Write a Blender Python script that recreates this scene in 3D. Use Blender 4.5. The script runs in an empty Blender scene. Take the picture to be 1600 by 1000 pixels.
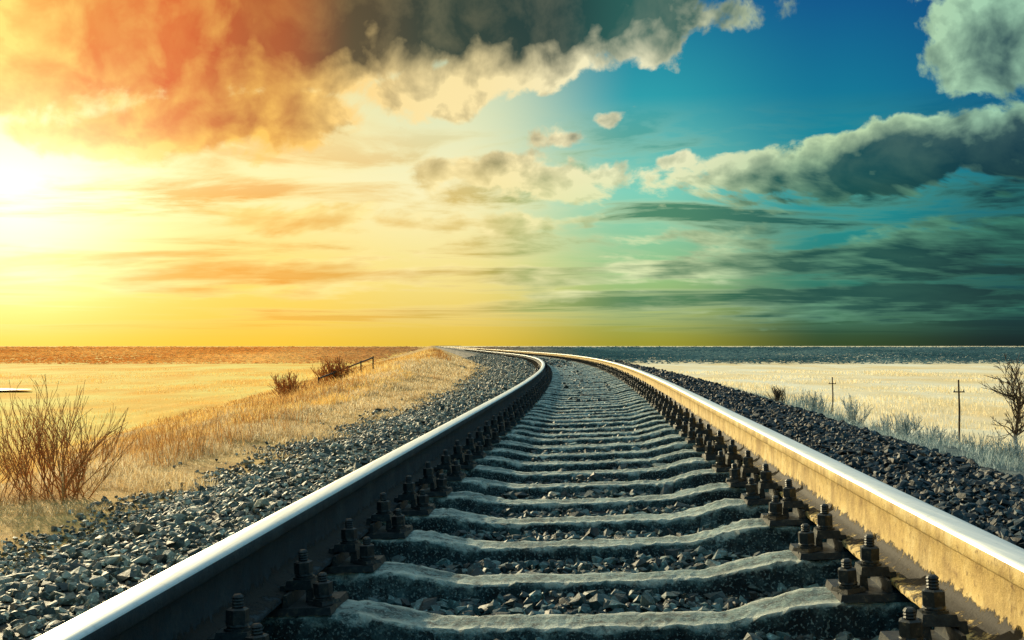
import bpy, bmesh, math, random
import numpy as np
from mathutils import Vector, Matrix, Euler
R = math.radians
rng = np.random.default_rng(7)
random.seed(7)
scene = bpy.context.scene
COL = scene.collection
F = 1800.0; CAMZ = 0.41; CANT = 0.042; SP = 0.543

def lin(c):
    r = []
    for v in c[:3]:
        v = v/255.0
        r.append(v/12.92 if v <= 0.04045 else ((v+0.055)/1.055)**2.4)
    return (r[0], r[1], r[2], 1.0)

# ------------------------------------------------------------------ track line
_Y = np.concatenate([np.arange(-60, 200, 0.25), np.arange(200, 6001, 10)])
def slope_fn(y):
    t = np.clip((y-9.5)/(66-9.5), 0, 1)
    return 0.071 - 0.141*(t*0.85+0.15*(3*t*t-2*t**3))
_S = slope_fn(_Y)
_X = np.zeros_like(_Y)
_X[1:] = np.cumsum(0.5*(_S[1:]+_S[:-1])*np.diff(_Y))
_X += 0.0 - np.interp(0, _Y, _X) - 0.028
def xc(y): return np.interp(y, _Y, _X)

# ------------------------------------------------------------------ value noise
_perm = rng.random((256, 256))
def vnoise(x, y):
    x = np.asarray(x, float); y = np.asarray(y, float)
    xi = np.floor(x).astype(int); yi = np.floor(y).astype(int)
    fx = x-xi; fy = y-yi
    fx = fx*fx*(3-2*fx); fy = fy*fy*(3-2*fy)
    a = _perm[xi % 256, yi % 256]; b = _perm[(xi+1) % 256, yi % 256]
    c = _perm[xi % 256, (yi+1) % 256]; d = _perm[(xi+1) % 256, (yi+1) % 256]
    return (a*(1-fx)+b*fx)*(1-fy)+(c*(1-fx)+d*fx)*fy
def fbm(x, y, n=4):
    s = 0; a = 0.5; t = 0
    for i in range(n):
        s = s+a*vnoise(x*2**i+17*i, y*2**i+9*i); t += a; a *= 0.5
    return s/t

FIELD = -3.6
def ground_z(o, y):
    o = np.asarray(o, float); y = np.asarray(y, float)
    k = 1+0.95*np.clip((y-12)/30, 0, 1)
    op = np.where(o < -3.0, -3.0+(o+3.0)/k, o)
    z = np.interp(op, [-13, -11, -5.9, -5.0, -3.9, -3.0, -2.6, 2.6, 3.2, 4.3, 5.0, 10.5, 12.5],
                  [FIELD, FIELD+0.15, -1.15, -0.70, -0.52, -0.58, -0.60, -0.62, -0.7, -0.84, -1.05, FIELD+0.12, FIELD])
    bump_ = np.exp(-((op+4.2)/0.75)**2)*np.clip((y-16)/25, 0, 1)*0.32
    z = z+bump_
    amp = np.clip((np.abs(o)-2.4)/2.0, 0, 1)
    z = z + amp*0.32*(fbm(o*0.5+40, y*0.30, 4)-0.5)
    far = np.clip((np.abs(o)-10)/30, 0, 1)
    z = z + far*0.25*(fbm(o*0.03+5, y*0.03, 3)-0.5)
    return z
def ballast_z(o, y):
    o = np.asarray(o, float)
    zr = np.interp(np.abs(o), [0, .78, .98, 1.15, 1.45, 1.8, 2.9, 3.4], [-0.300, -0.300, -0.25, -0.20, -0.195, -0.235, -0.66, -0.86])
    zl = np.interp(np.abs(o), [0, .78, .98, 1.15, 1.45, 1.75, 2.7, 3.4], [-0.300, -0.300, -0.25, -0.20, -0.195, -0.235, -0.62, -0.90])
    z = np.where(o < 0, zl, zr)
    z = z + CANT*np.clip(o, -1.8, 1.8)*np.clip((3.0-np.abs(o))/1.2, 0, 1)
    z = z + 0.025*(fbm(o*3.0+3, y*3.0, 3)-0.5)*2
    z = z + np.clip(np.abs(o)-1.7, 0, 1)*0.16*(fbm(o*0.9+3, y*0.7, 3)-0.5)
    return z

# ------------------------------------------------------------------ mesh helpers
def mesh_np(name, verts, faces, k):
    me = bpy.data.meshes.new(name)
    nv = len(verts); nf = len(faces)
    me.vertices.add(nv); me.vertices.foreach_set('co', np.asarray(verts, np.float32).ravel())
    me.loops.add(nf*k); me.loops.foreach_set('vertex_index', np.asarray(faces, np.int32).ravel())
    me.polygons.add(nf)
    me.polygons.foreach_set('loop_start', np.arange(0, nf*k, k, dtype=np.int32))
    me.update(calc_edges=True)
    return me
def add_obj(name, me, mat=None, loc=(0, 0, 0), parent=None, flat=None):
    o = bpy.data.objects.new(name, me)
    if mat is not None and me is not None and len(me.materials) == 0:
        me.materials.append(mat)
    o.location = loc
    COL.objects.link(o)
    if parent: o.parent = parent
    if me is not None and flat is True: me.shade_flat()
    if me is not None and flat is False: me.shade_smooth()
    return o
def tag(o, label, cat, kind=None, group=None):
    o["label"] = label; o["category"] = cat
    if kind: o["kind"] = kind
    if group: o["group"] = group
def grid_mesh(name, offs, ys, zf, sheared=True):
    O, Yv = np.meshgrid(offs, ys)
    X = O + xc(Yv)
    Z = zf(O, Yv)
    V = np.stack([X.ravel(), Yv.ravel(), Z.ravel()], 1)
    n = len(offs); m = len(ys)
    i = np.arange(m-1)[:, None]*n + np.arange(n-1)[None, :]
    Fc = np.stack([i, i+1, i+n+1, i+n], -1).reshape(-1, 4)
    me = mesh_np(name, V, Fc, 4)
    a = me.attributes.new('off', 'FLOAT', 'POINT')
    a.data.foreach_set('value', O.ravel().astype(np.float32))
    return me

# ------------------------------------------------------------------ node helpers
class NT:
    def __init__(s, tree): s.t = tree
    def n(s, typ, **kw):
        nd = s.t.nodes.new(typ)
        for k, v in kw.items(): setattr(nd, k, v)
        return nd
    def link(s, a, b): s.t.links.new(a, b)
    def put(s, sock, v):
        if isinstance(v, bpy.types.NodeSocket): s.link(v, sock)
        elif v is not None: sock.default_value = v
    def math(s, op, a, b=None, c=None, clamp=False):
        nd = s.n('ShaderNodeMath', operation=op, use_clamp=clamp)
        s.put(nd.inputs[0], a); s.put(nd.inputs[1], b); s.put(nd.inputs[2], c)
        return nd.outputs[0]
    def vmath(s, op, a, b=None, scale=None):
        nd = s.n('ShaderNodeVectorMath', operation=op)
        s.put(nd.inputs[0], a); s.put(nd.inputs[1], b)
        if scale is not None: s.put(nd.inputs['Scale'], scale)
        return nd.outputs['Value'] if op in ('LENGTH', 'DOT_PRODUCT', 'DISTANCE') else nd.outputs[0]
    def mr(s, v, a, b, c=0.0, d=1.0, smooth=False):
        nd = s.n('ShaderNodeMapRange', clamp=True)
        if smooth: nd.interpolation_type = 'SMOOTHSTEP'
        s.put(nd.inputs[0], v)
        for i, q in ((1, a), (2, b), (3, c), (4, d)): s.put(nd.inputs[i], q)
        return nd.outputs[0]
    def mix(s, f, a, b, blend='MIX'):
        nd = s.n('ShaderNodeMix', data_type='RGBA', blend_type=blend)
        s.put(nd.inputs[0], f); s.put(nd.inputs[6], a); s.put(nd.inputs[7], b)
        return nd.outputs[2]
    def noise(s, vec, scale, detail=4, rough=0.55, dist=0.0):
        nd = s.n('ShaderNodeTexNoise')
        s.put(nd.inputs['Vector'], vec)
        nd.inputs['Scale'].default_value = scale; nd.inputs['Detail'].default_value = detail
        nd.inputs['Roughness'].default_value = rough; nd.inputs['Distortion'].default_value = dist
        return nd
    def ramp(s, f, stops, interp='LINEAR'):
        nd = s.n('ShaderNodeValToRGB')
        cr = nd.color_ramp; cr.interpolation = interp
        while len(cr.elements) > 1: cr.elements.remove(cr.elements[-1])
        cr.elements[0].position = stops[0][0]; cr.elements[0].color = stops[0][1]
        for p, c in stops[1:]:
            e = cr.elements.new(p); e.color = c
        s.put(nd.inputs[0], f)
        return nd.outputs[0]
def new_mat(name):
    m = bpy.data.materials.new(name); m.use_nodes = True
    t = m.node_tree; t.nodes.clear()
    N = NT(t)
    out = N.n('ShaderNodeOutputMaterial')
    b = N.n('ShaderNodeBsdfPrincipled')
    N.link(b.outputs[0], out.inputs[0])
    return m, N, b, out
def bump(N, b, h, strength=0.5, dist=0.01):
    bp = N.n('ShaderNodeBump'); bp.inputs['Strength'].default_value = strength
    bp.inputs['Distance'].default_value = dist
    N.put(bp.inputs['Height'], h); N.link(bp.outputs[0], b.inputs['Normal'])

# ------------------------------------------------------------------ WORLD
SUN_AZ = -30.0; SUN_EL = 18.0
def pa(px, py):
    x = (px-800)/F; z = (540-py)/F
    return math.degrees(math.atan(x)), math.degrees(math.atan(z/math.sqrt(1+x*x)))
w = bpy.data.worlds.new("World"); scene.world = w; w.use_nodes = True
w.cycles.sampling_method = 'MANUAL'; w.cycles.sample_map_resolution = 256
t = w.node_tree; t.nodes.clear(); N = NT(t)
tc = N.n('ShaderNodeTexCoord')
sep = N.n('ShaderNodeSeparateXYZ'); N.link(tc.outputs['Generated'], sep.inputs[0])
az = N.math('MULTIPLY', N.math('ARCTAN2', sep.outputs[0], sep.outputs[1]), 57.29578)
el = N.math('MULTIPLY', N.math('ARCSINE', sep.outputs[2]), 57.29578)
cmb = N.n('ShaderNodeCombineXYZ'); N.link(az, cmb.inputs[0]); N.link(el, cmb.inputs[1])
P = cmb.outputs[0]
azn = N.mr(az, -30, 30)
XS = [0, 400, 700, 1000, 1300, 1600]
def row(cols, xs=XS):
    return N.ramp(azn, [((pa(x, 540)[0]+30)/60, lin(c)) for x, c in zip(xs, cols)], 'EASE')
rows = [
 (535, [(250,206,50),(248,200,56),(230,192,62),(158,155,48),(45,74,40),(4,36,38)]),
 (430, [(255,228,120),(255,220,106),(246,226,136),(150,196,130),(26,122,108),(3,78,84)]),
 (300, [(255,248,205),(255,243,180),(250,242,190),(125,208,185),(14,148,155),(0,112,130)]),
 (150, [(255,232,150),(255,234,160),(222,230,188),(35,158,170),(0,118,150),(0,94,140)]),
 (0,   [(255,215,120),(250,200,110),(110,165,155),(0,108,148),(0,84,140),(0,68,128)]),
]
els = [pa(800, y)[1] for y, _ in rows]
cur = row(rows[0][1])
for i in range(1, 5):
    cur = N.mix(N.mr(el, els[i-1], els[i]), cur, row(rows[i][1]))
cur = N.mix(N.mr(el, 18, 48), cur, (0.38, 0.58, 0.65, 1))
back = N.ramp(N.mr(el, 0, 70), [(0, (0.015, 0.11, 0.16, 1)), (0.5, (0.04, 0.22, 0.31, 1)), (1, (0.38, 0.56, 0.64, 1))])
warmL = N.ramp(N.mr(el, 0, 70), [(0, (1.9, 1.25, 0.35, 1)), (0.45, (1.7, 1.2, 0.5, 1)), (1, (0.5, 0.6, 0.6, 1))])  # out-of-view left sky, brightened as added warm fill light
back = N.mix(N.mr(az, -110, -60), back, N.mix(N.mr(az, -10, 30), warmL, back))
cur = N.mix(N.mr(N.math('ABSOLUTE', az), 32, 75, smooth=True), cur, back)

def field(vec, bl, smooth=0.10, mul=1.3):
    D = None
    for cx, cy, rx, ry, rot, wt in bl:
        a, e = pa(cx, cy)
        mp = N.n('ShaderNodeMapping', vector_type='TEXTURE')
        N.link(vec, mp.inputs[0])
        k = 57.3/F*mul
        mp.inputs['Location'].default_value = (a, e, 0)
        mp.inputs['Rotation'].default_value = (0, 0, R(rot))
        mp.inputs['Scale'].default_value = (rx*k, ry*k, 1)
        g = N.n('ShaderNodeTexGradient', gradient_type='SPHERICAL')
        N.link(mp.outputs[0], g.inputs[0])
        v = N.math('MULTIPLY', g.outputs['Fac'], wt)
        D = v if D is None else N.math('SMOOTH_MAX', D, v, smooth)
    return D
# clouds
blobs = [(720,-10,440,115,0,1.5),(480,40,240,105,0,1.3),(230,50,360,120,0,1.25),(790,105,230,50,8,1.0),(650,140,110,45,0,.9),
 (40,110,230,85,0,1.05),(330,185,300,60,4,1.05),(130,215,240,40,0,.8),(1110,20,110,50,0,.75),(1590,50,150,95,0,1.2),
 (1400,245,310,54,8,1.2),(1610,225,150,62,0,1.05),(1190,280,170,36,0,.95),(830,275,200,44,0,.9),
 (885,208,70,26,0,.62),(958,178,48,18,10,.55),(1052,252,45,18,0,.55),(1470,395,390,52,4,1.05),(1180,415,330,42,0,.85),
 (1450,468,430,38,0,1.0),(480,345,300,32,0,.85),(400,432,380,42,0,1.0),(790,350,190,30,0,.75),(800,440,230,28,0,.65),
 (1060,372,170,22,0,.65),(130,400,220,26,0,.7)]
wn = N.noise(P, 0.28, 4, 0.55)
wv = N.vmath('MULTIPLY', N.vmath('SUBTRACT', wn.outputs['Color'], (0.5, 0.5, 0.5)), (3.8, 1.7, 0))
Pw = N.vmath('ADD', P, wv)
D = field(Pw, blobs)
Lf = field(Pw, [(1530,15,150,90,0,.6),(720,140,330,50,6,1.0),(1130,250,180,55,10,.8),(1330,180,200,28,8,.8),(840,290,170,50,0,.8),(300,235,330,45,0,.7),(10,30,90,80,0,.8),(980,420,160,50,0,.6)], .1)
Bf = field(Pw, [(760,0,480,95,0,1.3),(500,45,220,75,0,.9),(1440,270,310,55,6,1.0),(1460,440,430,80,0,.75),(1200,430,250,50,0,.4),(330,130,230,60,0,.4),(1600,100,80,50,0,.5)], .1)
azs = N.math('MULTIPLY', az, N.mr(el, 2.5, 8, 0.50, 1.0))
e2 = N.math('MULTIPLY', N.math('LOGARITHM', N.math('MAXIMUM', N.math('ADD', el, 2.2), 0.5), 2.718), 15.0)
c2 = N.n('ShaderNodeCombineXYZ'); N.link(azs, c2.inputs[0]); N.link(e2, c2.inputs[1])
C2 = c2.outputs[0]
stv = N.vmath('MULTIPLY', C2, (0.11, 0.36, 1))
stn = N.noise(stv, 1.0, 7, 0.60, 0.5).outputs['Fac']
n1 = N.noise(C2, 0.34, 8, 0.57, 0.25).outputs['Fac']
tosun = N.vmath('NORMALIZE', N.vmath('SUBTRACT', (pa(40, 320)[0], 44.0, 0), C2))
n2a = N.noise(C2, 0.50, 5, 0.52, 0.3).outputs['Fac']
n1b = N.noise(N.vmath('ADD', C2, N.vmath('SCALE', tosun, scale=0.7)), 0.50, 4, 0.52, 0.3).outputs['Fac']
nn = N.math('MULTIPLY', N.math('SUBTRACT', n1, 0.5), 1.5)
d0 = N.math('ADD', N.math('SUBTRACT', D, 0.26), N.math('MULTIPLY', nn, N.mr(D, 0.0, 0.15)))
low = N.mr(el, 4.5, 7.0, 1.0, 0.0)
stk = N.math('MULTIPLY', N.math('SUBTRACT', stn, 0.5), low)
d0 = N.math('ADD', d0, N.math('MULTIPLY', stk, N.mr(D, 0.0, 0.15, 0.0, 1.6)))
soft = N.math('ADD', N.mr(az, -22, 8, 0.36, 0.17), N.mr(el, 3, 7, 0.18, 0.0))
alpha = N.math('DIVIDE', d0, soft, clamp=True)
alpha = N.mr(alpha, 0, 1, smooth=True)
tt = N.math('ADD', N.math('MULTIPLY', d0, 0.6), N.math('MULTIPLY', N.math('SUBTRACT', n1b, n2a), 1.3))
tt = N.math('ADD', tt, N.math('SUBTRACT', N.math('MULTIPLY', Bf, 0.62), N.math('MULTIPLY', Lf, 0.45)))
tt = N.math('ADD', tt, N.math('MULTIPLY', N.math('SUBTRACT', n2a, 0.5), 0.35))
tt = N.math('ADD', tt, N.math('MULTIPLY', stk, 1.4))
thick = N.mr(tt, -0.05, 0.62)
thick = N.math('POWER', thick, 0.8)
litL = row([(255,244,180),(255,230,138),(255,236,168),(222,232,178),(120,180,142),(60,135,112)])
litH = row([(255,222,110),(255,196,85),(254,230,165),(250,243,200),(195,220,172),(165,212,178)])
X7 = [0, 250, 420, 560, 700, 850, 1000, 1300, 1600]
shH = row([(240,126,22),(216,78,8),(168,66,14),(66,52,30),(14,42,34),(4,46,42),(34,90,80),(4,72,80),(0,50,66)], X7)
shL = row([(250,190,76),(244,168,54),(238,162,54),(228,170,68),(206,174,82),(140,162,94),(56,118,84),(3,72,68),(0,46,52)], X7)
hmix = N.mr(el, pa(800, 320)[1], pa(800, 230)[1])
shc = N.mix(hmix, shL, shH); litc = N.mix(hmix, litL, litH)
cc = N.mix(thick, litc, shc)
cc = N.mix(N.math('MULTIPLY', N.mr(n1, .42, .66), N.mr(az, -14, 0, 0.20, 0.09)), cc, litc)
front = N.mr(N.math('ABSOLUTE', az), 40, 70, 1.0, 0.0)
sta = N.math('MULTIPLY', N.mr(stn, 0.43, 0.62, smooth=True), N.math('MULTIPLY', N.mr(el, 0.4, 1.8), N.mr(el, 7.0, 12, 0.85, 0)))
stc = N.mix(N.mr(stn, 0.46, 0.62), litL, shL)
sky = N.mix(N.math('MULTIPLY', sta, front), cur, stc)
sky = N.mix(N.math('MULTIPLY', alpha, N.math('MULTIPLY', front, 0.96)), sky, cc)
# sun glow
sa, se = pa(10, 330)
dd = N.vmath('LENGTH', N.vmath('MULTIPLY', N.vmath('SUBTRACT', P, (sa, se, 0)), (0.80, 1.0, 1)))
gl = N.math('EXPONENT', N.math('MULTIPLY', dd, -0.19))
sky = N.mix(1.0, sky, N.mix(gl, (0, 0, 0, 1), (0.38, 0.26, 0.07, 1)), 'ADD')
gl2 = N.math('EXPONENT', N.math('MULTIPLY', N.math('MULTIPLY', dd, dd), -0.055))
sky = N.mix(1.0, sky, N.mix(gl2, (0, 0, 0, 1), (0.6, 0.56, 0.44, 1)), 'ADD')
ns = N.n('ShaderNodeTexSky', sky_type='NISHITA'); ns.sun_disc = False
ns.sun_elevation = R(SUN_EL); ns.sun_rotation = R(SUN_AZ)
bg = N.n('ShaderNodeBackground'); N.link(sky, bg.inputs[0]); bg.inputs[1].default_value = 0.97
bg2 = N.n('ShaderNodeBackground'); N.link(ns.outputs[0], bg2.inputs[0]); bg2.inputs[1].default_value = 0.002
ad = N.n('ShaderNodeAddShader'); N.link(bg.outputs[0], ad.inputs[0]); N.link(bg2.outputs[0], ad.inputs[1])
wo = N.n('ShaderNodeOutputWorld'); N.link(ad.outputs[0], wo.inputs[0])

# ------------------------------------------------------------------ SUN + CAMERA
sd = bpy.data.lights.new('sun', 'SUN'); sd.energy = 5.0; sd.angle = R(0.6); sd.color = (1.0, 0.84, 0.52)
so = bpy.data.objects.new('sun', sd); COL.objects.link(so)
dv = Vector((math.sin(R(SUN_AZ))*math.cos(R(SUN_EL)), math.cos(R(SUN_AZ))*math.cos(R(SUN_EL)), math.sin(R(SUN_EL))))
so.rotation_euler = dv.to_track_quat('Z', 'Y').to_euler()
cd = bpy.data.cameras.new('camera'); cam = bpy.data.objects.new('camera', cd); COL.objects.link(cam)
cd.sensor_width = 36; cd.lens = 36*F/1600; cd.clip_start = 0.05; cd.clip_end = 20000
cam.location = (0, 0, CAMZ); cam.rotation_euler = (R(90)+math.atan(40/F), 0, 0)
scene.camera = cam
scene.view_settings.view_transform = 'Standard'; scene.view_settings.look = 'None'; scene.view_settings.exposure = 0

# ------------------------------------------------------------------ MATERIALS
def mat_ground():
    m, N, b, out = new_mat('dry_meadow')
    g = N.n('ShaderNodeNewGeometry'); pos = g.outputs['Position']
    sz = N.n('ShaderNodeSeparateXYZ'); N.link(pos, sz.inputs[0])
    at = N.n('ShaderNodeAttribute', attribute_name='off')
    n1 = N.noise(N.vmath('MULTIPLY', pos, (0.12, 0.04, 0.35)), 1.0, 6, 0.6).outputs['Fac']
    n2 = N.noise(pos, 6.0, 5, 0.65).outputs['Fac']
    n3 = N.noise(N.vmath('MULTIPLY', pos, (0.02, 0.05, 1)), 1.0, 5, 0.6).outputs['Fac']
    n4 = N.noise(pos, 0.7, 5, 0.65).outputs['Fac']
    left = N.mix(N.mr(n1, .38, .62), (1.0, 0.50, 0.04, 1), (1.0, 0.80, 0.20, 1))  # warm sun haze over the left field is put into base colour
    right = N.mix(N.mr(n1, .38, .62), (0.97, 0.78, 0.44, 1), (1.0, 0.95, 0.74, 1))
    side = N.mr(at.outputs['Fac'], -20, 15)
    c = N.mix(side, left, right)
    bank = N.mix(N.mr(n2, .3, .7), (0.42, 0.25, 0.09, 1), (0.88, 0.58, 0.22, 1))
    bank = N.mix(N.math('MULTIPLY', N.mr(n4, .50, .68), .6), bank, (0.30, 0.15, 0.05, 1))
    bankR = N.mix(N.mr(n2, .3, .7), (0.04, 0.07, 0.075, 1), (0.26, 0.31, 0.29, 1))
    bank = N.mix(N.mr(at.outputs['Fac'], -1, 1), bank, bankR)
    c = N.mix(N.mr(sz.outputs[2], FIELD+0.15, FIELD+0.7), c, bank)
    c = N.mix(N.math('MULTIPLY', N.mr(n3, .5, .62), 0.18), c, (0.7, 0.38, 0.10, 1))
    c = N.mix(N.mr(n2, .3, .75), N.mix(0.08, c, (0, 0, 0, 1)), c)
    N.link(c, b.inputs['Base Color']); b.inputs['Roughness'].default_value = 0.95
    b.inputs['Specular IOR Level'].default_value = 0.1
    bump(N, b, n2, 0.5, 0.05)
    return m
def mat_stone(name, dark, light, bumpd=0.004, island=True):
    m, N, b, out = new_mat(name)
    g = N.n('ShaderNodeNewGeometry'); pos = g.outputs['Position']
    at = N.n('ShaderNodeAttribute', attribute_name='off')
    n = N.noise(pos, 45, 5, 0.7).outputs['Fac']
    n2 = N.noise(pos, 1.2, 3, 0.6).outputs['Fac']
    c1 = N.ramp(g.outputs['Random Per Island'] if island else n2, [(0, dark), (0.55, tuple((a*0.7+b2*0.3) for a, b2 in zip(dark, light))), (1, light)])
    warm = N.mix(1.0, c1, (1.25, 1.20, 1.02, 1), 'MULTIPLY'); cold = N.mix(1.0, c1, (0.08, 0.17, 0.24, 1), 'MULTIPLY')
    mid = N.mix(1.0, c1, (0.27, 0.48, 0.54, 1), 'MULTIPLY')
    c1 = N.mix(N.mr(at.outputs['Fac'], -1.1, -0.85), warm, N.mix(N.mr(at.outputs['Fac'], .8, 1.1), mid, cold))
    c = N.mix(N.mr(n, .35, .75), N.mix(0.6, c1, (0.0, 0.0, 0.0, 1)), c1)
    fr = N.mr(N.noise(pos, 110, 3, .6).outputs['Fac'], 0.58, 0.68)
    c = N.mix(N.math('MULTIPLY', fr, 0.5), c, N.mix(1.0, c1, (3.5, 3.5, 3.3, 1), 'MULTIPLY'))
    N.link(c, b.inputs['Base Color'])
    b.inputs['Roughness'].default_value = 0.6
    bump(N, b, n, 0.7, bumpd)
    return m
def mat_grass(name, ca, cb, cc3, tr=0.5):
    m, N, b, out = new_mat(name)
    g = N.n('ShaderNodeNewGeometry')
    c = N.ramp(g.outputs['Random Per Island'], [(0, ca), (0.5, cb), (1, cc3)])
    patch = N.noise(g.outputs['Position'], 0.9, 4, 0.6).outputs['Fac']
    c = N.mix(N.math('MULTIPLY', N.mr(patch, .5, .68), 0.45), c, ca)
    N.link(c, b.inputs['Base Color']); b.inputs['Roughness'].default_value = 0.8
    b.inputs['Specular IOR Level'].default_value = 0.15
    tl = N.n('ShaderNodeBsdfTranslucent'); N.link(c, tl.inputs[0])
    mx = N.n('ShaderNodeMixShader'); mx.inputs[0].default_value = tr
    N.link(b.outputs[0], mx.inputs[1]); N.link(tl.outputs[0], mx.inputs[2]); N.link(mx.outputs[0], out.inputs[0])
    return m
def mat_concrete():
    m, N, b, out = new_mat('weathered_concrete')
    g = N.n('ShaderNodeNewGeometry'); pos = g.outputs['Position']
    at = N.n('ShaderNodeAttribute', attribute_name='side')
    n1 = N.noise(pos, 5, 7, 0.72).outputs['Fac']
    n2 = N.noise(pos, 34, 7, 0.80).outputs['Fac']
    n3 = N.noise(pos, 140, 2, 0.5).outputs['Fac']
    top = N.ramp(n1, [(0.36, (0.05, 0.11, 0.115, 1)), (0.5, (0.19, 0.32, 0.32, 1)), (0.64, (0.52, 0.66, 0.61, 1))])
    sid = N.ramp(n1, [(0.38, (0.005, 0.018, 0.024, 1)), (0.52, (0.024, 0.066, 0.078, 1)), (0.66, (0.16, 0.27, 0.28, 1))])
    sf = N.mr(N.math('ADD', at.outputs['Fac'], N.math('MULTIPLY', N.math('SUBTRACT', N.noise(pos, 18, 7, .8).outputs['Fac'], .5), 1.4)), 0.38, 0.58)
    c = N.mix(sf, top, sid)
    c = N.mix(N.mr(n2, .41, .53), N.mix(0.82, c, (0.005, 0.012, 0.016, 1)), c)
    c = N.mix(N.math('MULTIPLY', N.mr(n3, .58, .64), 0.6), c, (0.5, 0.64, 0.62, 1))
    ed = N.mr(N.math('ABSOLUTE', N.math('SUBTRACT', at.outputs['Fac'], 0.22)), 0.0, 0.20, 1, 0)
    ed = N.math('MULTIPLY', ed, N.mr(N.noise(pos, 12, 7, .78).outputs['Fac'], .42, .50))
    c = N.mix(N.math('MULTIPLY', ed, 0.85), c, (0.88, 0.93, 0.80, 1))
    N.link(c, b.inputs['Base Color']); b.inputs['Roughness'].default_value = 0.72
    bump(N, b, N.math('ADD', n2, N.math('MULTIPLY', n3, 0.3)), 1.0, 0.018)
    return m
def mat_rail_head():
    m, N, b, out = new_mat('polished_steel')
    g = N.n('ShaderNodeNewGeometry'); pos = g.outputs['Position']
    n = N.noise(N.vmath('MULTIPLY', pos, (60, 1.5, 60)), 1, 4, 0.6).outputs['Fac']
    n2 = N.noise(pos, 30, 5, 0.7).outputs['Fac']
    c = N.mix(n, (0.78, 0.84, 0.84, 1), (0.97, 0.97, 0.92, 1))
    c = N.mix(N.math('MULTIPLY', N.mr(n2, .55, .7), .3), c, (0.4, 0.42, 0.40, 1))
    N.link(c, b.inputs['Base Color'])
    b.inputs['Metallic'].default_value = 0.6
    N.link(N.mr(n, .3, .7, 0.42, 0.6), b.inputs['Roughness'])
    bump(N, b, n, 0.2, 0.002)
    return m
def mat_rail_body(name, cols):
    m, N, b, out = new_mat(name)
    g = N.n('ShaderNodeNewGeometry'); pos = g.outputs['Position']
    at = N.n('ShaderNodeAttribute', attribute_name='hgt')
    n1 = N.noise(pos, 9, 6, 0.7).outputs['Fac']; n2 = N.noise(pos, 40, 6, 0.75).outputs['Fac']
    n5 = N.noise(N.vmath('MULTIPLY', pos, (8, 8, 1.5)), 1, 6, 0.7).outputs['Fac']
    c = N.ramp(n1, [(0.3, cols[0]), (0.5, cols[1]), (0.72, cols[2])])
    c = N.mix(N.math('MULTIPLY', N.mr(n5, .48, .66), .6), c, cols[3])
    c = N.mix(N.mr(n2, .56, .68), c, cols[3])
    h = N.math('ADD', at.outputs['Fac'], N.math('MULTIPLY', N.math('SUBTRACT', N.noise(pos, 24, 6, .75).outputs['Fac'], 0.5), 0.09))
    cr = N.math('MULTIPLY', N.mr(h, -0.170, -0.162), N.mr(h, -0.136, -0.130, 1, 0))
    c = N.mix(cr, c, (0.012, 0.009, 0.006, 1))
    N.link(c, b.inputs['Base Color']); b.inputs['Roughness'].default_value = 0.75
    bump(N, b, N.math('ADD', n2, N.math('MULTIPLY', cr, 2.0)), 0.7, 0.006)
    return m
def mat_iron():
    m, N, b, out = new_mat('oily_rusty_iron')
    g = N.n('ShaderNodeNewGeometry'); pos = g.outputs['Position']
    n1 = N.noise(pos, 60, 5, 0.7).outputs['Fac']
    c = N.ramp(n1, [(0.35, (0.008, 0.014, 0.020, 1)), (0.58, (0.033, 0.042, 0.046, 1)), (0.78, (0.24, 0.19, 0.11, 1))])
    N.link(c, b.inputs['Base Color']); b.inputs['Roughness'].default_value = 0.5; b.inputs['Metallic'].default_value = 0.35
    bump(N, b, n1, 0.5, 0.003)
    return m
def mat_bark(name, a, bcol):
    m, N, b, out = new_mat(name)
    g = N.n('ShaderNodeNewGeometry')
    n1 = N.noise(g.outputs['Position'], 14, 4, 0.6).outputs['Fac']
    N.link(N.mix(N.mr(n1, .35, .65), a, bcol), b.inputs['Base Color']); b.inputs['Roughness'].default_value = 0.85
    bump(N, b, n1, 0.5, 0.01)
    return m
def mat_wood_far():
    m, N, b, out = new_mat('far_scrub')
    g = N.n('ShaderNodeNewGeometry'); pos = g.outputs['Position']
    sx = N.n('ShaderNodeSeparateXYZ'); N.link(pos, sx.inputs[0])
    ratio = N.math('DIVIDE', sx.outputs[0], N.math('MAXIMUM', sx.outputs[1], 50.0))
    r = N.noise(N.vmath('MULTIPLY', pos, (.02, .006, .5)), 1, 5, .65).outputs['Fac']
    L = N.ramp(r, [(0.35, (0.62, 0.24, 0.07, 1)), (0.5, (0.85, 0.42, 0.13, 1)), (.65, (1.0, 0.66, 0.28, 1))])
    Rr = N.ramp(r, [(0.35, (0.03, 0.085, 0.12, 1)), (0.5, (0.06, 0.14, 0.19, 1)), (.65, (0.16, 0.26, 0.30, 1))])  # blue distance haze painted into the right-hand scrub colour
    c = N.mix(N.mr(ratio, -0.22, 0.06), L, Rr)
    d1 = N.n('ShaderNodeBsdfDiffuse'); N.link(c, d1.inputs[0])
    tl = N.n('ShaderNodeBsdfTranslucent'); N.link(c, tl.inputs[0])
    mx = N.n('ShaderNodeMixShader'); mx.inputs[0].default_value = 0.4
    N.link(d1.outputs[0], mx.inputs[1]); N.link(tl.outputs[0], mx.inputs[2]); N.link(mx.outputs[0], out.inputs[0])
    return m

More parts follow.
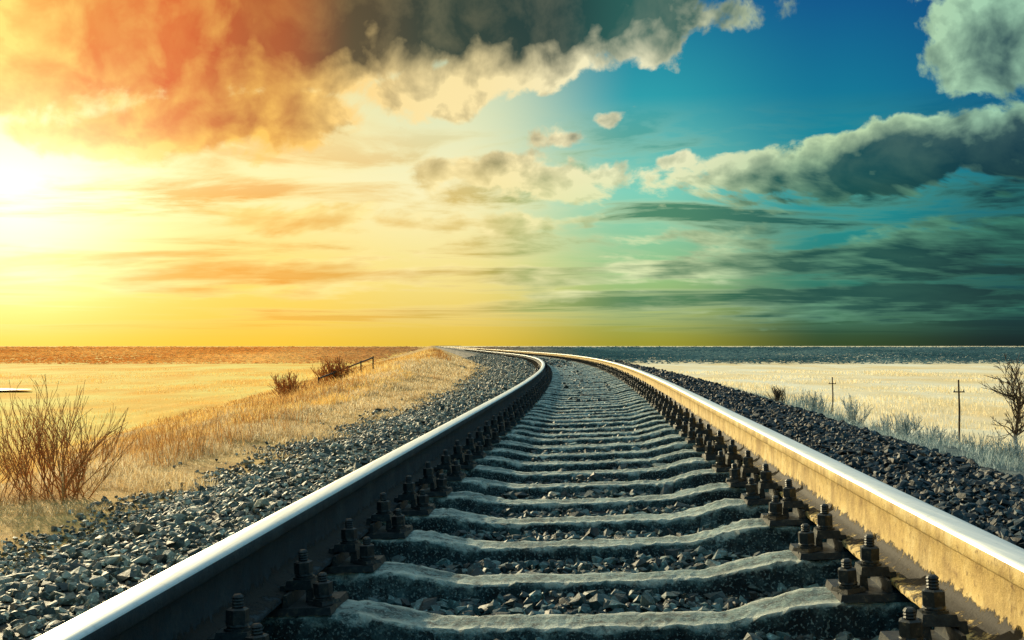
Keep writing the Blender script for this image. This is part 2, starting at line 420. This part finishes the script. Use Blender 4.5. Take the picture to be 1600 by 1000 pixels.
M_ground = mat_ground()
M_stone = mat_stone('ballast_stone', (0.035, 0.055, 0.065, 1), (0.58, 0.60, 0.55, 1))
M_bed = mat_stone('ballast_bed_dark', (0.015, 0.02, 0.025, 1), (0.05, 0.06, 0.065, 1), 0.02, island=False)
M_conc = mat_concrete(); M_head = mat_rail_head(); M_iron = mat_iron()
M_bodyL = mat_rail_body('shaded_dark_rail_steel', [(0.007, 0.020, 0.032, 1), (0.018, 0.038, 0.052, 1), (0.055, 0.075, 0.08, 1), (0.007, 0.012, 0.018, 1)])  # shade on the left rail's web is painted into this dark colour
M_bodyR = mat_rail_body('sunlit_rusty_rail_steel', [(0.44, 0.29, 0.09, 1), (0.74, 0.54, 0.19, 1), (0.92, 0.76, 0.38, 1), (0.24, 0.14, 0.04, 1)])  # rust tone with the sunlit yellow of the web painted in
M_grassL = mat_grass('dry_grass_gold', (0.75, 0.42, 0.10, 1), (1.0, 0.70, 0.23, 1), (1.0, 0.88, 0.48, 1))
M_grassF = mat_grass('dry_grass_frosted', (0.45, 0.30, 0.14, 1), (0.90, 0.70, 0.38, 1), (1.0, 0.95, 0.74, 1))
M_grassB = mat_grass('brown_weed', (0.24, 0.11, 0.035, 1), (0.52, 0.27, 0.09, 1), (0.80, 0.50, 0.19, 1))
M_grassR = mat_grass('frosted_weed', (0.06, 0.12, 0.14, 1), (0.26, 0.37, 0.39, 1), (0.85, 0.95, 0.90, 1))
M_reedR = mat_grass('pale_reed', (0.88, 0.70, 0.40, 1), (1.0, 0.88, 0.58, 1), (1.0, 0.95, 0.76, 1))
M_twigL = mat_bark('warm_twig', (0.42, 0.17, 0.05, 1), (0.72, 0.36, 0.11, 1))
M_twigD = mat_bark('dark_twig', (0.03, 0.02, 0.015, 1), (0.10, 0.06, 0.03, 1))
M_twigR = mat_bark('reddish_twig', (0.40, 0.14, 0.035, 1), (0.66, 0.30, 0.08, 1))
M_twigF = mat_bark('frosted_twig', (0.16, 0.22, 0.23, 1), (0.66, 0.76, 0.74, 1))
M_far = mat_wood_far()

# ------------------------------------------------------------------ GROUND
def tosteps(a, b, s0, growth):
    v = [a]; s = s0
    while v[-1] < b:
        v.append(v[-1]+s); s *= growth
    return v
ys = sorted(set([-60, -40, -25, -15, -8] + list(np.arange(-4, 40, 0.3)) + tosteps(40, 9000, 0.4, 1.03)))
offp = tosteps(0, 24, 0.3, 1.0) + tosteps(24.6, 9000, 1.0, 1.13)
offs = sorted(set([-o for o in offp] + offp))
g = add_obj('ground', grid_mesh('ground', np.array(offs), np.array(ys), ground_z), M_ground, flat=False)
tag(g, "pale dry meadow and grassy railway embankment reaching the horizon", "ground", "structure")
ysb = sorted(set(list(np.arange(-8, 45, 0.08)) + tosteps(45, 900, 0.2, 1.03)))
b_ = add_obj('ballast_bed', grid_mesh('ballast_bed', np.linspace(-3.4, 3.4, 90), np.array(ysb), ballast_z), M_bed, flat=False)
tag(b_, "dark crushed stone bed under the railway track", "ballast bed", "structure")

# ------------------------------------------------------------------ GRAVEL
def stone_protos(n=10):
    out = []
    for i in range(n):
        bm = bmesh.new()
        sc = (random.uniform(.8, 1.25), random.uniform(.65, 1.0), random.uniform(.5, .85))
        for k in range(12):
            v = Vector((random.gauss(0, 1), random.gauss(0, 1), random.gauss(0, 1))).normalized()*random.uniform(.85, 1.1)
            bm.verts.new((v.x*sc[0], v.y*sc[1], v.z*sc[2]))
        r = bmesh.ops.convex_hull(bm, input=bm.verts)
        bad = [v for v in bm.verts if not v.link_faces]
        for v in bad: bm.verts.remove(v)
        bmesh.ops.triangulate(bm, faces=bm.faces)
        bm.verts.index_update()
        V = np.array([v.co[:] for v in bm.verts]); Fc = np.array([[v.index for v in f.verts] for f in bm.faces])
        bm.free(); out.append((V, Fc))
    return out
protos = stone_protos()
def rotm(n):
    q = rng.normal(size=(n, 4)); q /= np.linalg.norm(q, axis=1)[:, None]
    a, b, c, d = q.T
    return np.stack([np.stack([1-2*(c*c+d*d), 2*(b*c-a*d), 2*(b*d+a*c)], -1),
                     np.stack([2*(b*c+a*d), 1-2*(b*b+d*d), 2*(c*d-a*b)], -1),
                     np.stack([2*(b*d-a*c), 2*(c*d+a*b), 1-2*(b*b+c*c)], -1)], 1)
def scatter(pos, size, off):
    Vs = []; Fs = []; Os = []; base = 0
    which = rng.integers(0, len(protos), len(pos))
    for k, (V, Fc) in enumerate(protos):
        idx = np.where(which == k)[0]
        if len(idx) == 0: continue
        Rm = rotm(len(idx))
        W = np.einsum('nij,vj->nvi', Rm, V)*size[idx][:, None, None]
        W[:, :, 2] *= 0.8
        W += pos[idx][:, None, :]
        Vs.append(W.reshape(-1, 3)); Os.append(np.repeat(off[idx], len(V)))
        ff = Fc[None]+(np.arange(len(idx))*len(V))[:, None, None]+base
        Fs.append(ff.reshape(-1, 3)); base += len(idx)*len(V)
    return np.concatenate(Vs), np.concatenate(Fs), np.concatenate(Os)
SL0 = 2.80 - 4*SP
def gen_stones(y0, y1, dens, smin, smax, omax=3.7):
    n = int((y1-y0)*2*omax*dens)
    o = rng.uniform(-omax, omax, n); y = rng.uniform(y0, y1, n)
    ph = np.mod(y-SL0+SP/2 + o*0.07, SP)-SP/2
    keep = ~((np.abs(ph) < 0.100) & (np.abs(o) < 1.02))
    keep &= ~((np.abs(np.abs(o)-0.795) < 0.085))
    keep &= ~((np.abs(ph) < 0.12) & (np.abs(np.abs(o)-0.8) < 0.24))
    lim = np.where(o < 0, 3.15, 3.3) + 0.6*(fbm(o*2, y*1.3, 3)-.5)
    keep &= rng.random(n) < np.clip((lim-np.abs(o))/0.6, 0.008, 1)
    o = o[keep]; y = y[keep]
    s = rng.uniform(smin, smax, len(o))*np.where(rng.random(len(o)) < 0.10, 1.5, 1)
    s = np.where(np.abs(o) < .75, s*rng.uniform(.9, 1.35, len(o)), s)
    z = np.maximum(ballast_z(o, y), ground_z(o, y)-0.0) + s*rng.uniform(0.05, 0.55, len(o))
    return np.stack([o+xc(y), y, z], 1), s, o
PS = []; SS = []; OS = []
for a, b, dn, s0, s1 in [(0.8, 7, 1400, .011, .026), (7, 16, 850, .014, .030), (16, 36, 320, .022, .042), (36, 90, 70, .04, .07)]:
    p, s, o = gen_stones(a, b, dn, s0, s1); PS.append(p); SS.append(s); OS.append(o)
V, Fc, Oa = scatter(np.concatenate(PS), np.concatenate(SS), np.concatenate(OS))
gm = mesh_np('gravel', V, Fc, 3)
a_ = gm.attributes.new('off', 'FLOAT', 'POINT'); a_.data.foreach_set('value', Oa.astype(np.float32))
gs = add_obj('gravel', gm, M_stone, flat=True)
tag(gs, "dark blue grey crushed stone ballast around the sleepers", "gravel", "stuff")

# ------------------------------------------------------------------ RAILS
prof_h = [(0, 0), (.012, -.0003), (.024, -.0018), (.031, -.0045), (.0355, -.010), (.037, -.018), (.0375, -.036), (.034, -.041), (.014, -.050), (.0095, -.058),
          (.009, -.09), (.0095, -.125), (.013, -.142), (.025, -.154), (.050, -.162), (.073, -.168), (.075, -.171), (.075, -.180)]
prof = [(-x, z) for x, z in prof_h[::-1]][:-1] + prof_h
def rail(side, label, M_body):
    ysr = np.array(sorted(set(list(np.arange(-2, 12, 0.04)) + list(np.arange(12, 60, 0.12)) + tosteps(60, 900, 0.4, 1.02))))
    off = 0.797*side
    n = len(prof); V = []
    s = slope_fn(ysr); X0 = xc(ysr)
    nx = 1/np.sqrt(1+s*s); ny = -s/np.sqrt(1+s*s)
    P2 = np.array(prof); V = np.zeros((len(ysr), n, 3))
    for i, (px, pz) in enumerate(prof):
        o = off+px
        V[:, i, 0] = X0+o*nx; V[:, i, 1] = ysr+o*ny; V[:, i, 2] = pz+o*CANT
        if pz < -0.05:
            V[:, i, 0] += (vnoise(ysr*25, np.full_like(ysr, i*3.3))-0.5)*0.0025
            V[:, i, 2] += (vnoise(ysr*18, np.full_like(ysr, i*5.3+9))-0.5)*0.003
    idx = np.arange(len(ysr)-1)[:, None]*n+np.arange(n-1)[None]
    Fq = np.stack([idx, idx+n, idx+n+1, idx+1], -1)
    me = mesh_np('rail', V.reshape(-1, 3), Fq.reshape(-1, 4), 4)
    me.materials.append(M_body); me.materials.append(M_head)
    mi = np.zeros((len(ysr)-1, n-1), np.int32)
    zc = (P2[:-1, 1]+P2[1:, 1])/2
    mi[:, zc > -0.012] = 1
    me.polygons.foreach_set('material_index', mi.ravel())
    a = me.attributes.new('hgt', 'FLOAT', 'POINT')
    a.data.foreach_set('value', np.tile(P2[:, 1], len(ysr)).astype(np.float32))
    bm = bmesh.new(); bm.from_mesh(me); bmesh.ops.recalc_face_normals(bm, faces=bm.faces); bm.to_mesh(me); bm.free()
    o = add_obj('rail', me, flat=False)
    tag(o, label, "rail", group="rails of the railway track")
rail(-1, "steel rail with shiny top and web coloured dark as in shade", M_bodyL)
rail(1, "steel rail with shiny top and rusty web coloured sunlit yellow", M_bodyR)

# ------------------------------------------------------------------ SLEEPERS
def sleeper_mesh(seed):
    nz = 160; xs = np.linspace(-1.35, 1.35, nz)
    V = []; SD = []
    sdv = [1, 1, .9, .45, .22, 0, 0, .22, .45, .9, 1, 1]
    for x in xs:
        ax = abs(x)
        top = np.interp(ax, [0, .34, .54, 1.2, 1.35], [-.046, -.044, 0, 0, -.01])
        wt = np.interp(ax, [0, .36, .56, 1.35], [.074, .074, .092, .10])
        wb = wt+0.025
        bot = -.20
        n_t = (fbm(x*9+seed, seed*3.1, 3)-.5)*.008
        w = (fbm(x*26+seed*7, seed, 5)-.5)*.034
        w2 = (fbm(x*26+seed*5+50, seed, 5)-.5)*.034
        b = .005 + .10*float(fbm(x*22+seed, 4.4, 3))**5
        T = top+n_t
        pr = [(-wb, bot), (-wb*.98, bot+.05), (-wt-.006+w*.6, T-.06), (-wt-.003+w, T-b-.003), (-wt+b*.8+w, T-.001), (-wt*.4, T+.001), (wt*.4, T+.001), (wt-b*.8+w2, T-.001), (wt+.003+w2, T-b-.003), (wt+.006+w2*.6, T-.06), (wb*.98, bot+.05), (wb, bot)]
        for (py, pz), q in zip(pr, sdv):
            jitter = (random.random()-.5)*.007
            V.append((x, py+jitter, pz+jitter*.8)); SD.append(q)
    k = 12; Fq = []
    for i in range(nz-1):
        for j in range(k-1):
            Fq.append((i*k+j, i*k+j+1, (i+1)*k+j+1, (i+1)*k+j))
    me = bpy.data.meshes.new('railway_sleeper')
    faces = Fq+[tuple(range(k)), tuple(range((nz-1)*k, nz*k))[::-1]]
    me.from_pydata(V, [], faces)
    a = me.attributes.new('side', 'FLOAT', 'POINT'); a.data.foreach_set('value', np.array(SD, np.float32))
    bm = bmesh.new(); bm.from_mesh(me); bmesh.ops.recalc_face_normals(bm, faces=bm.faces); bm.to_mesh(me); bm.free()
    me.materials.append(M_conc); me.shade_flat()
    return me
S_ME = [sleeper_mesh(i+1.37) for i in range(8)]

def cyl(bm, x, y, z0, z1, r0, r1, seg=12, rot=0):
    vs0 = [bm.verts.new((x+r0*math.cos(rot+2*math.pi*i/seg), y+r0*math.sin(rot+2*math.pi*i/seg), z0)) for i in range(seg)]
    vs1 = [bm.verts.new((x+r1*math.cos(rot+2*math.pi*i/seg), y+r1*math.sin(rot+2*math.pi*i/seg), z1)) for i in range(seg)]
    for i in range(seg):
        bm.faces.new((vs0[i], vs0[(i+1) % seg], vs1[(i+1) % seg], vs1[i]))
    bm.faces.new(vs1); bm.faces.new(vs0[::-1])
def box(bm, x0, x1, y0, y1, z0, z1, top=0.0):
    v = [bm.verts.new(p) for p in [(x0, y0, z0), (x1, y0, z0), (x1, y1, z0), (x0, y1, z0),
         (x0+top, y0+top, z1), (x1-top, y0+top, z1), (x1-top, y1-top, z1), (x0+top, y1-top, z1)]]
    for f in [(3, 2, 1, 0), (4, 5, 6, 7), (0, 1, 5, 4), (1, 2, 6, 5), (2, 3, 7, 6), (3, 0, 4, 7)]:
        bm.faces.new([v[i] for i in f])
def bmm(name, fn, mat):
    bm = bmesh.new(); fn(bm)
    me = bpy.data.meshes.new(name); bm.to_mesh(me); bm.free(); me.materials.append(mat); me.shade_flat()
    return me
def stud(bm, zb, h):
    cyl(bm, 0, 0, zb, zb+.005, .027, .027, 16)
    cyl(bm, 0, 0, zb+.005, zb+.009, .021, .021, 14)
    cyl(bm, 0, 0, zb+.009, zb+.013, .023, .021, 14, .3)
    cyl(bm, 0, 0, zb+.013, zb+.041, .0235, .0235, 6, .4)
    cyl(bm, 0, 0, zb+.041, zb+.044, .0225, .017, 6, .4)
    z = zb+.044
    while z < zb+h:
        cyl(bm, 0, 0, z, z+.003, .0105, .0125, 10); cyl(bm, 0, 0, z+.003, z+.006, .0125, .0105, 10); z += .006
    cyl(bm, 0, 0, z, z+.003, .0105, .007, 10)
def f_clip(bm):
    box(bm, -.040, .030, -.032, .032, .030, .052, .004)
    box(bm, -.056, -.036, -.032, .032, .012, .040, .003)
    box(bm, .012, .034, -.032, .032, .000, .034, .003)
    stud(bm, .052, .068)
def f_anchor(bm):
    box(bm, -.030, .030, -.028, .028, .000, .010, .003)
    stud(bm, .010, .060)
def f_plate(bm):
    box(bm, -.20, .20, -.095, .095, .000, .017, .004)
    box(bm, -.092, -.078, -.085, .085, .017, .045, .003)
    box(bm, .078, .092, -.085, .085, .017, .045, .003)
    box(bm, -.074, .074, -.075, .075, .017, .020, .001)
ME_clip = bmm('rail_clip', f_clip, M_iron); ME_anchor = bmm('anchor_bolt', f_anchor, M_iron); ME_plate = bmm('base_plate', f_plate, M_iron)
def f_all(bm):
    f_plate(bm)
    for s in (-1, 1):
        cyl(bm, s*.118, -.01, .045, .10, .03, .026, 6); cyl(bm, s*.118, -.01, .10, .135, .012, .012, 6)
        cyl(bm, s*.165, -.05, .017, .06, .026, .024, 6); cyl(bm, s*.165, -.05, .06, .09, .012, .012, 6)
ME_all = bmm('rail_fastening', f_all, M_iron)
ZS = -0.202
count = 0
y = SL0
k = 0
while y < 150 and count < 280:
    s = float(slope_fn(np.array(y))); x = float(xc(y))
    o = bpy.data.objects.new('railway_sleeper', S_ME[(k*5) % 8]); COL.objects.link(o)
    jy = random.uniform(-.014, .014)
    o.location = (x, y+jy, ZS+random.uniform(-.006, .003)-0.004)
    o.rotation_euler = (random.uniform(-.02, .02), -CANT, -math.atan(s)+random.uniform(-.012, .012)+(math.pi if (k//3) % 2 else 0))
    if (k//3) % 2: o.rotation_euler[1] = CANT
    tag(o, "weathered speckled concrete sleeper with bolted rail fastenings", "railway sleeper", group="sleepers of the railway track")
    if y < 30:
        for sd_ in (-1, 1):
            pl = bpy.data.objects.new('base_plate', ME_plate); COL.objects.link(pl); pl.parent = o
            pl.location = (sd_*.797, 0, .002)
            for e in (-1, 1):
                c = bpy.data.objects.new('rail_clip', ME_clip); COL.objects.link(c); c.parent = pl
                c.location = (e*.112, random.uniform(-.015, .01), .018); c.rotation_euler = (random.uniform(-.05, .05), random.uniform(-.05, .05), (0 if e > 0 else math.pi)+random.uniform(-.15, .15))
                a = bpy.data.objects.new('anchor_bolt', ME_anchor); COL.objects.link(a); a.parent = pl
                sy = -.05 if not ((k//3) % 2) else .05
                a.location = (e*.172, sy, .018); a.rotation_euler = (random.uniform(-.05, .05), random.uniform(-.05, .05), random.uniform(0, 3))
    else:
        for sd_ in (-1, 1):
            pl = bpy.data.objects.new('base_plate', ME_all); COL.objects.link(pl); pl.parent = o
            pl.location = (sd_*.797, 0, .002)
    y += SP; k += 1; count += 1

# ------------------------------------------------------------------ GRASS
def blades(P0, h, wd, lean):
    n = len(P0)
    a = rng.uniform(0, 2*math.pi, n); dx = np.cos(a); dy = np.sin(a)
    b = rng.uniform(0, 2*math.pi, n); lx = np.cos(b)*lean; ly = np.sin(b)*lean
    V = np.zeros((n, 5, 3))
    V[:, 0] = P0-np.stack([dx*wd, dy*wd, 0*wd], 1)*.5
    V[:, 1] = P0+np.stack([dx*wd, dy*wd, 0*wd], 1)*.5
    mid = P0+np.stack([lx*h*.35, ly*h*.35, h*.6], 1)
    V[:, 2] = mid-np.stack([dx*wd, dy*wd, 0*wd], 1)*.38
    V[:, 3] = mid+np.stack([dx*wd, dy*wd, 0*wd], 1)*.38
    V[:, 4] = P0+np.stack([lx*h, ly*h, h*(1-.25*lean)], 1)
    Fb = np.array([[0, 1, 3], [0, 3, 2], [2, 3, 4]])
    Fc = (Fb[None]+(np.arange(n)*5)[:, None, None]).reshape(-1, 3)
    return V.reshape(-1, 3), Fc
def grass(name, label, mat, regions, cat="grass"):
    Vs = []; Fs = []; base = 0
    for reg in regions:
        (o0, o1, y0, y1, n, h0, h1, wmin, clump, lean) = reg[:10]
        thr = reg[10] if len(reg) > 10 else .36
        floor_ = reg[11] if len(reg) > 11 else (.1 if thr < .4 else 0)
        u = rng.random(n); y = y0*(y1/y0)**u if y0 > 0 else rng.uniform(y0, y1, n)
        o = rng.uniform(o0, o1, n)
        c = fbm(o*clump+11+thr*50, y*clump*.8+3, 3)
        keep = rng.random(n) < np.clip((c-thr)*5, floor_, 1)
        edge0 = np.clip((np.abs(o)-2.35)/.8, .08, 1)
        keep &= rng.random(n) < edge0
        o = o[keep]; y = y[keep]; c = c[keep]; edge0 = edge0[keep]
        z = np.maximum(ground_z(o, y), np.where(np.abs(o) < 3.2, ballast_z(o, y), -99))
        h = rng.uniform(h0, h1, len(o))*np.clip((c-.3)*3.2, .35, 1.7)*(.5+.5*edge0)
        wd = np.maximum(wmin, y*0.00045)*rng.uniform(.6, 1.4, len(o))
        V, Fc = blades(np.stack([o+xc(y), y, z-.01], 1), h, wd, rng.uniform(.1, lean, len(o)))
        Vs.append(V); Fs.append(Fc+base); base += len(V)
    ob = add_obj(name, mesh_np(name, np.concatenate(Vs), np.concatenate(Fs), 3), mat, flat=True)
    tag(ob, label, cat, "stuff")
grass('verge_grass', "short frosted dry grass beside the ballast", M_grassF,
      [(-5.4, -2.1, 3, 30, 180000, .03, .12, .0026, 2.2, 1.4, .34, .5), (-7, -2.3, 18, 90, 60000, .05, .15, .006, 1.2, 1.2, .38, .4)])
grass('bank_grass', "golden dry grass on the embankment slope", M_grassL,
      [(-9, -4.0, 7, 30, 60000, .07, .20, .0035, .8, 1.2, .36, .4), (-19, -5.0, 18, 180, 110000, .09, .26, .007, .5, 1.1, .38, .4)])
grass('brown_weed', "brown dead weeds in clumps on the embankment slope", M_grassB,
      [(-9, -3.4, 6, 30, 30000, .08, .26, .003, .7, .9, .53), (-18, -4.2, 20, 150, 60000, .10, .32, .005, .4, .9, .52)], "weed")
grass('field_grass', "golden dry reed meadow", M_grassL,
      [(-70, -14, 18, 200, 35000, .10, .28, .01, .12, .5)])
grass('reed_grass', "pale dry reed meadow", M_reedR,
      [(12, 70, 30, 180, 60000, .15, .4, .01, .12, .5)])
grass('frosted_grass', "frosted weeds and grass beside the dark ballast", M_grassR,
      [(3.0, 5.5, 6, 40, 50000, .03, .15, .003, 1.5, 1.0, .40, .05), (5.0, 13, 12, 90, 80000, .10, .42, .005, .7, .8, .42, .06)])

# ------------------------------------------------------------------ BARE BUSHES / TREE
def tube_add(Vs, Fs, p0, p1, r0, r1, seg=4):
    d = (p1-p0)
    if d.length < 1e-6: return
    q = d.to_track_quat('Z', 'Y')
    b = len(Vs)
    for p, r in ((p0, r0), (p1, r1)):
        for i in range(seg):
            a = 2*math.pi*i/seg
            Vs.append(p+q @ Vector((r*math.cos(a), r*math.sin(a), 0)))
    for i in range(seg):
        Fs.append((b+i, b+(i+1) % seg, b+seg+(i+1) % seg, b+seg+i))
def branch(Vs, Fs, p, d, L, r, depth, spread, rmin, up=0.15, nchild=(2, 4)):
    n = 4; pts = [p]; dd = d.normalized()
    for i in range(n):
        dd = (dd+Vector((random.gauss(0, .13), random.gauss(0, .13), random.gauss(0, .08)+up*.25))).normalized()
        pts.append(pts[-1]+dd*L/n)
    for i in range(n):
        tube_add(Vs, Fs, pts[i], pts[i+1], max(rmin, r*(1-i/n*.5)), max(rmin, r*(1-(i+1)/n*.5)), 5 if r > .02 else 3)
    if depth > 0:
        for c in range(random.randint(*nchild)):
            i = random.randint(1, n)
            a = Vector((random.gauss(0, 1), random.gauss(0, 1), random.gauss(0, .5)))
            nd = (dd+a.normalized()*spread+Vector((0, 0, up))).normalized()
            branch(Vs, Fs, pts[i], nd, L*random.uniform(.5, .8), r*.55, depth-1, spread, rmin, up, nchild)
        branch(Vs, Fs, pts[-1], dd, L*.65, r*.5, depth-1, spread, rmin, up, nchild)
def mk_me(name, Vs, Fs, mat):
    me = bpy.data.meshes.new(name); me.from_pydata([tuple(v) for v in Vs], [], Fs); me.materials.append(mat); me.shade_smooth(); return me
def bush(name, label, loc, height, width, stems, mat, depth=2, rmin=.004, cat="bush", fan=.5, group=None, r0=None, nch=(2, 4)):
    Vs = []; Fs = []
    for s in range(stems):
        a = random.uniform(0, 2*math.pi); tilt = random.uniform(0, fan)
        d = Vector((math.cos(a)*tilt, math.sin(a)*tilt, 1))
        p = Vector((random.gauss(0, width*.12), random.gauss(0, width*.12), -.05))
        branch(Vs, Fs, p, d, height*random.uniform(.36, .56), (r0 or .008+height*.003), depth, .55, rmin, .22, nch)
    ob = add_obj(name, mk_me(name, Vs, Fs, mat), loc=loc)
    tag(ob, label, cat, group=group)
    return ob
def at(o, y): return (float(o+xc(y)), float(y), float(ground_z(o, y)))
def at_px(px, y):
    X = (px-800)/F*y; o = X-float(xc(y)); return (X, float(y), float(ground_z(o, y)))
bush('bush', "large rounded leafless orange brown bush with fine twigs", at_px(105, 7.4), .74, .8, 30, M_twigL, 2, .0014, fan=1.3, r0=.006, nch=(3, 4))
bush('bush', "low leafless bush of thin orange stems in dry grass", at_px(0, 7.2), .50, .8, 18, M_twigL, 2, .0013, fan=1.1, r0=.004, nch=(2, 4))
bush('bush', "dense rusty brown bare bush on the embankment slope", at_px(527, 38), 1.0, 1.5, 40, M_twigR, 2, .008, fan=1.2)
bush('bush', "low orange bare bush in the dry meadow", at_px(452, 31), .85, 1.1, 26, M_twigR, 2, .006, fan=.9)
for i, (px, yy, h, st) in enumerate([(1215, 26, .5, 9), (1270, 24, .6, 9), (1335, 20, .6, 9), (1395, 24, .8, 9), (1450, 19, .6, 10), (1478, 30, 1.1, 9),
                              (1530, 17, .6, 14), (1560, 24, 1.0, 14), (1598, 20, .9, 14), (1420, 15, .4, 8), (1330, 34, .9, 9), (1510, 26, .9, 12), (1580, 14, .5, 14), (1545, 34, 1.0, 12),
                              (1465, 22, .7, 12), (1375, 30, .8, 10), (1495, 20, .7, 12), (1570, 17, .7, 14)]):
    bush('bush', "frosted thin stemmed weed bush beside the ballast", at_px(px, yy), h*1.0, h, st+5, M_twigF if i % 5 else M_twigD, 2, .0018+yy*.00008, fan=.7, group="frosted bushes beside the track", r0=.005)
tl = at_px(1596, 33)
tree = bpy.data.objects.new('bare_tree', None); tree.location = tl; COL.objects.link(tree)
tag(tree, "small leafless dark tree standing in the frosted meadow", "tree")
Vt = []; Ft = []
pp = [Vector((-.25, 0, -.1)), Vector((-.12, 0, .7)), Vector((-.20, 0, 1.4)), Vector((-.05, 0, 2.6))]
for i in range(3): tube_add(Vt, Ft, pp[i], pp[i+1], .085-.018*i, .085-.018*(i+1), 8)
add_obj('trunk', mk_me('trunk', Vt, Ft, M_twigD), parent=tree)
Vt = []; Ft = []
for i in range(24):
    a = random.uniform(0, 6.28); z = random.uniform(1.25, 2.6)
    branch(Vt, Ft, Vector((-.2+.12*max(0, z-1.4), 0, z)), Vector((math.cos(a), math.sin(a), random.uniform(.3, 1.8))), random.uniform(.35, .65), .026, 3, .75, .007, .12, (1, 3))
add_obj('crown', mk_me('crown', Vt, Ft, M_twigD), parent=tree)

# ------------------------------------------------------------------ POSTS
def post(px, y, h, label):
    Vs = []; Fs = []
    p = bpy.data.objects.new('wooden_post', None); p.location = at_px(px, y); COL.objects.link(p)
    tag(p, label, "post", group="old wooden line posts in the meadow")
    tube_add(Vs, Fs, Vector((0, 0, -.2)), Vector((.03, 0, h*.5)), .045, .042, 8); tube_add(Vs, Fs, Vector((.03, 0, h*.5)), Vector((0, 0, h)), .042, .034, 8)
    add_obj('pole', mk_me('pole', Vs, Fs, M_twigD), parent=p)
    bm = bmesh.new(); box(bm, -.24, .22, -.085, -.05, h*.80, h*.80+.05, .006)
    for q in (-.20, .0, .18): cyl(bm, q, -.067, h*.80+.05, h*.80+.12, .020, .012, 8)
    me = bpy.data.meshes.new('crossarm'); bm.to_mesh(me); bm.free(); me.materials.append(M_twigD)
    add_obj('crossarm', me, parent=p)
post(1300, 70, 2.1, "weathered wooden post with short crossarm in the pale meadow")
post(1497, 47, 2.6, "taller weathered wooden post with short crossarm among weeds")
hr = bpy.data.objects.new('handrail', None); p0 = Vector(at_px(583, 42)); p1 = Vector(at_px(498, 36)); hr.location = p0; COL.objects.link(hr)
tag(hr, "weathered wooden handrail running down the grassy bank", "handrail")
Vs = []; Fs = []
d = p1-p0
tube_add(Vs, Fs, Vector((0, 0, .45)), d+Vector((0, 0, .45)), .028, .028, 6)
add_obj('top_rail', mk_me('top_rail', Vs, Fs, M_twigD), parent=hr)
for i in range(5):
    Vs = []; Fs = []; q = d*(i/4)
    tube_add(Vs, Fs, q+Vector((0, 0, -.5)), q+Vector((0, 0, .5)), .028, .026, 6)
    add_obj('upright', mk_me('upright', Vs, Fs, M_twigD), parent=hr)

# ------------------------------------------------------------------ FAR SCRUB
n = 6500
u = rng.random(n); yy = 250*(1500/250)**(u**0.9)
ratio = rng.uniform(-.55, .58, n); xx = ratio*yy
cl = fbm(xx*0.008+3, yy*0.008, 3); kp = (cl > .45) | (yy > 420); xx, yy = xx[kp], yy[kp]; n = len(xx)
oo = xx-xc(yy)
kp = np.abs(oo) > 22; xx, yy, oo = xx[kp], yy[kp], oo[kp]; n = len(xx)
T = 50
hh = rng.uniform(2.7, 3.5, n)*np.where(yy > 500, 1.0, .75)
cx = rng.normal(size=(n, T))*hh[:, None]*.9*np.where(yy > 500, 2.2, 2.4)[:, None]; cy = rng.normal(size=(n, T))*hh[:, None]*.6
cz = np.abs(rng.beta(1.2, 2.2, size=(n, T)))*hh[:, None]
C = np.stack([xx[:, None]+cx, yy[:, None]+cy, ground_z(oo, yy)[:, None]+cz], -1).reshape(-1, 3)
sz = (np.repeat(hh, T)*rng.uniform(.10, .18, n*T))*np.repeat(np.where(yy > 600, 1.9, 1.1), T)
tri = rng.normal(size=(n*T, 3, 3)); tri /= np.linalg.norm(tri, axis=2)[:, :, None]
tri[:, :, 0] *= 2.2; tri[:, :, 2] *= 0.45
Vv = (C[:, None, :]+tri*sz[:, None, None]).reshape(-1, 3)
Ff = np.arange(len(Vv)).reshape(-1, 3)
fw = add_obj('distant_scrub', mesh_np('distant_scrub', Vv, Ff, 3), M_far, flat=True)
tag(fw, "distant belt of low scrub along the horizon", "scrub", "stuff")

# frozen pond
bm = bmesh.new()
cxp, cyp = -46.5, 100
vs = []
for i in range(40):
    a = 2*math.pi*i/40; r = 1+.25*math.sin(3*a+1)+.12*math.sin(7*a)
    vs.append(bm.verts.new((cxp+3.2*r*math.cos(a), cyp+5*r*math.sin(a), FIELD+.17)))
bm.faces.new(vs)
me = bpy.data.meshes.new('pond'); bm.to_mesh(me); bm.free()
m, N2, b2, o2 = new_mat('pond_ice'); b2.inputs['Base Color'].default_value = (.75, .62, .42, 1)
nn = N2.noise(None, 3, 4); N2.link(N2.mr(nn.outputs['Fac'], .3, .7, .45, .7), b2.inputs['Roughness'])
pn = add_obj('pond', me, m); tag(pn, "small pale frozen pond in the meadow", "pond", "structure")
print('done', len(bpy.data.objects))
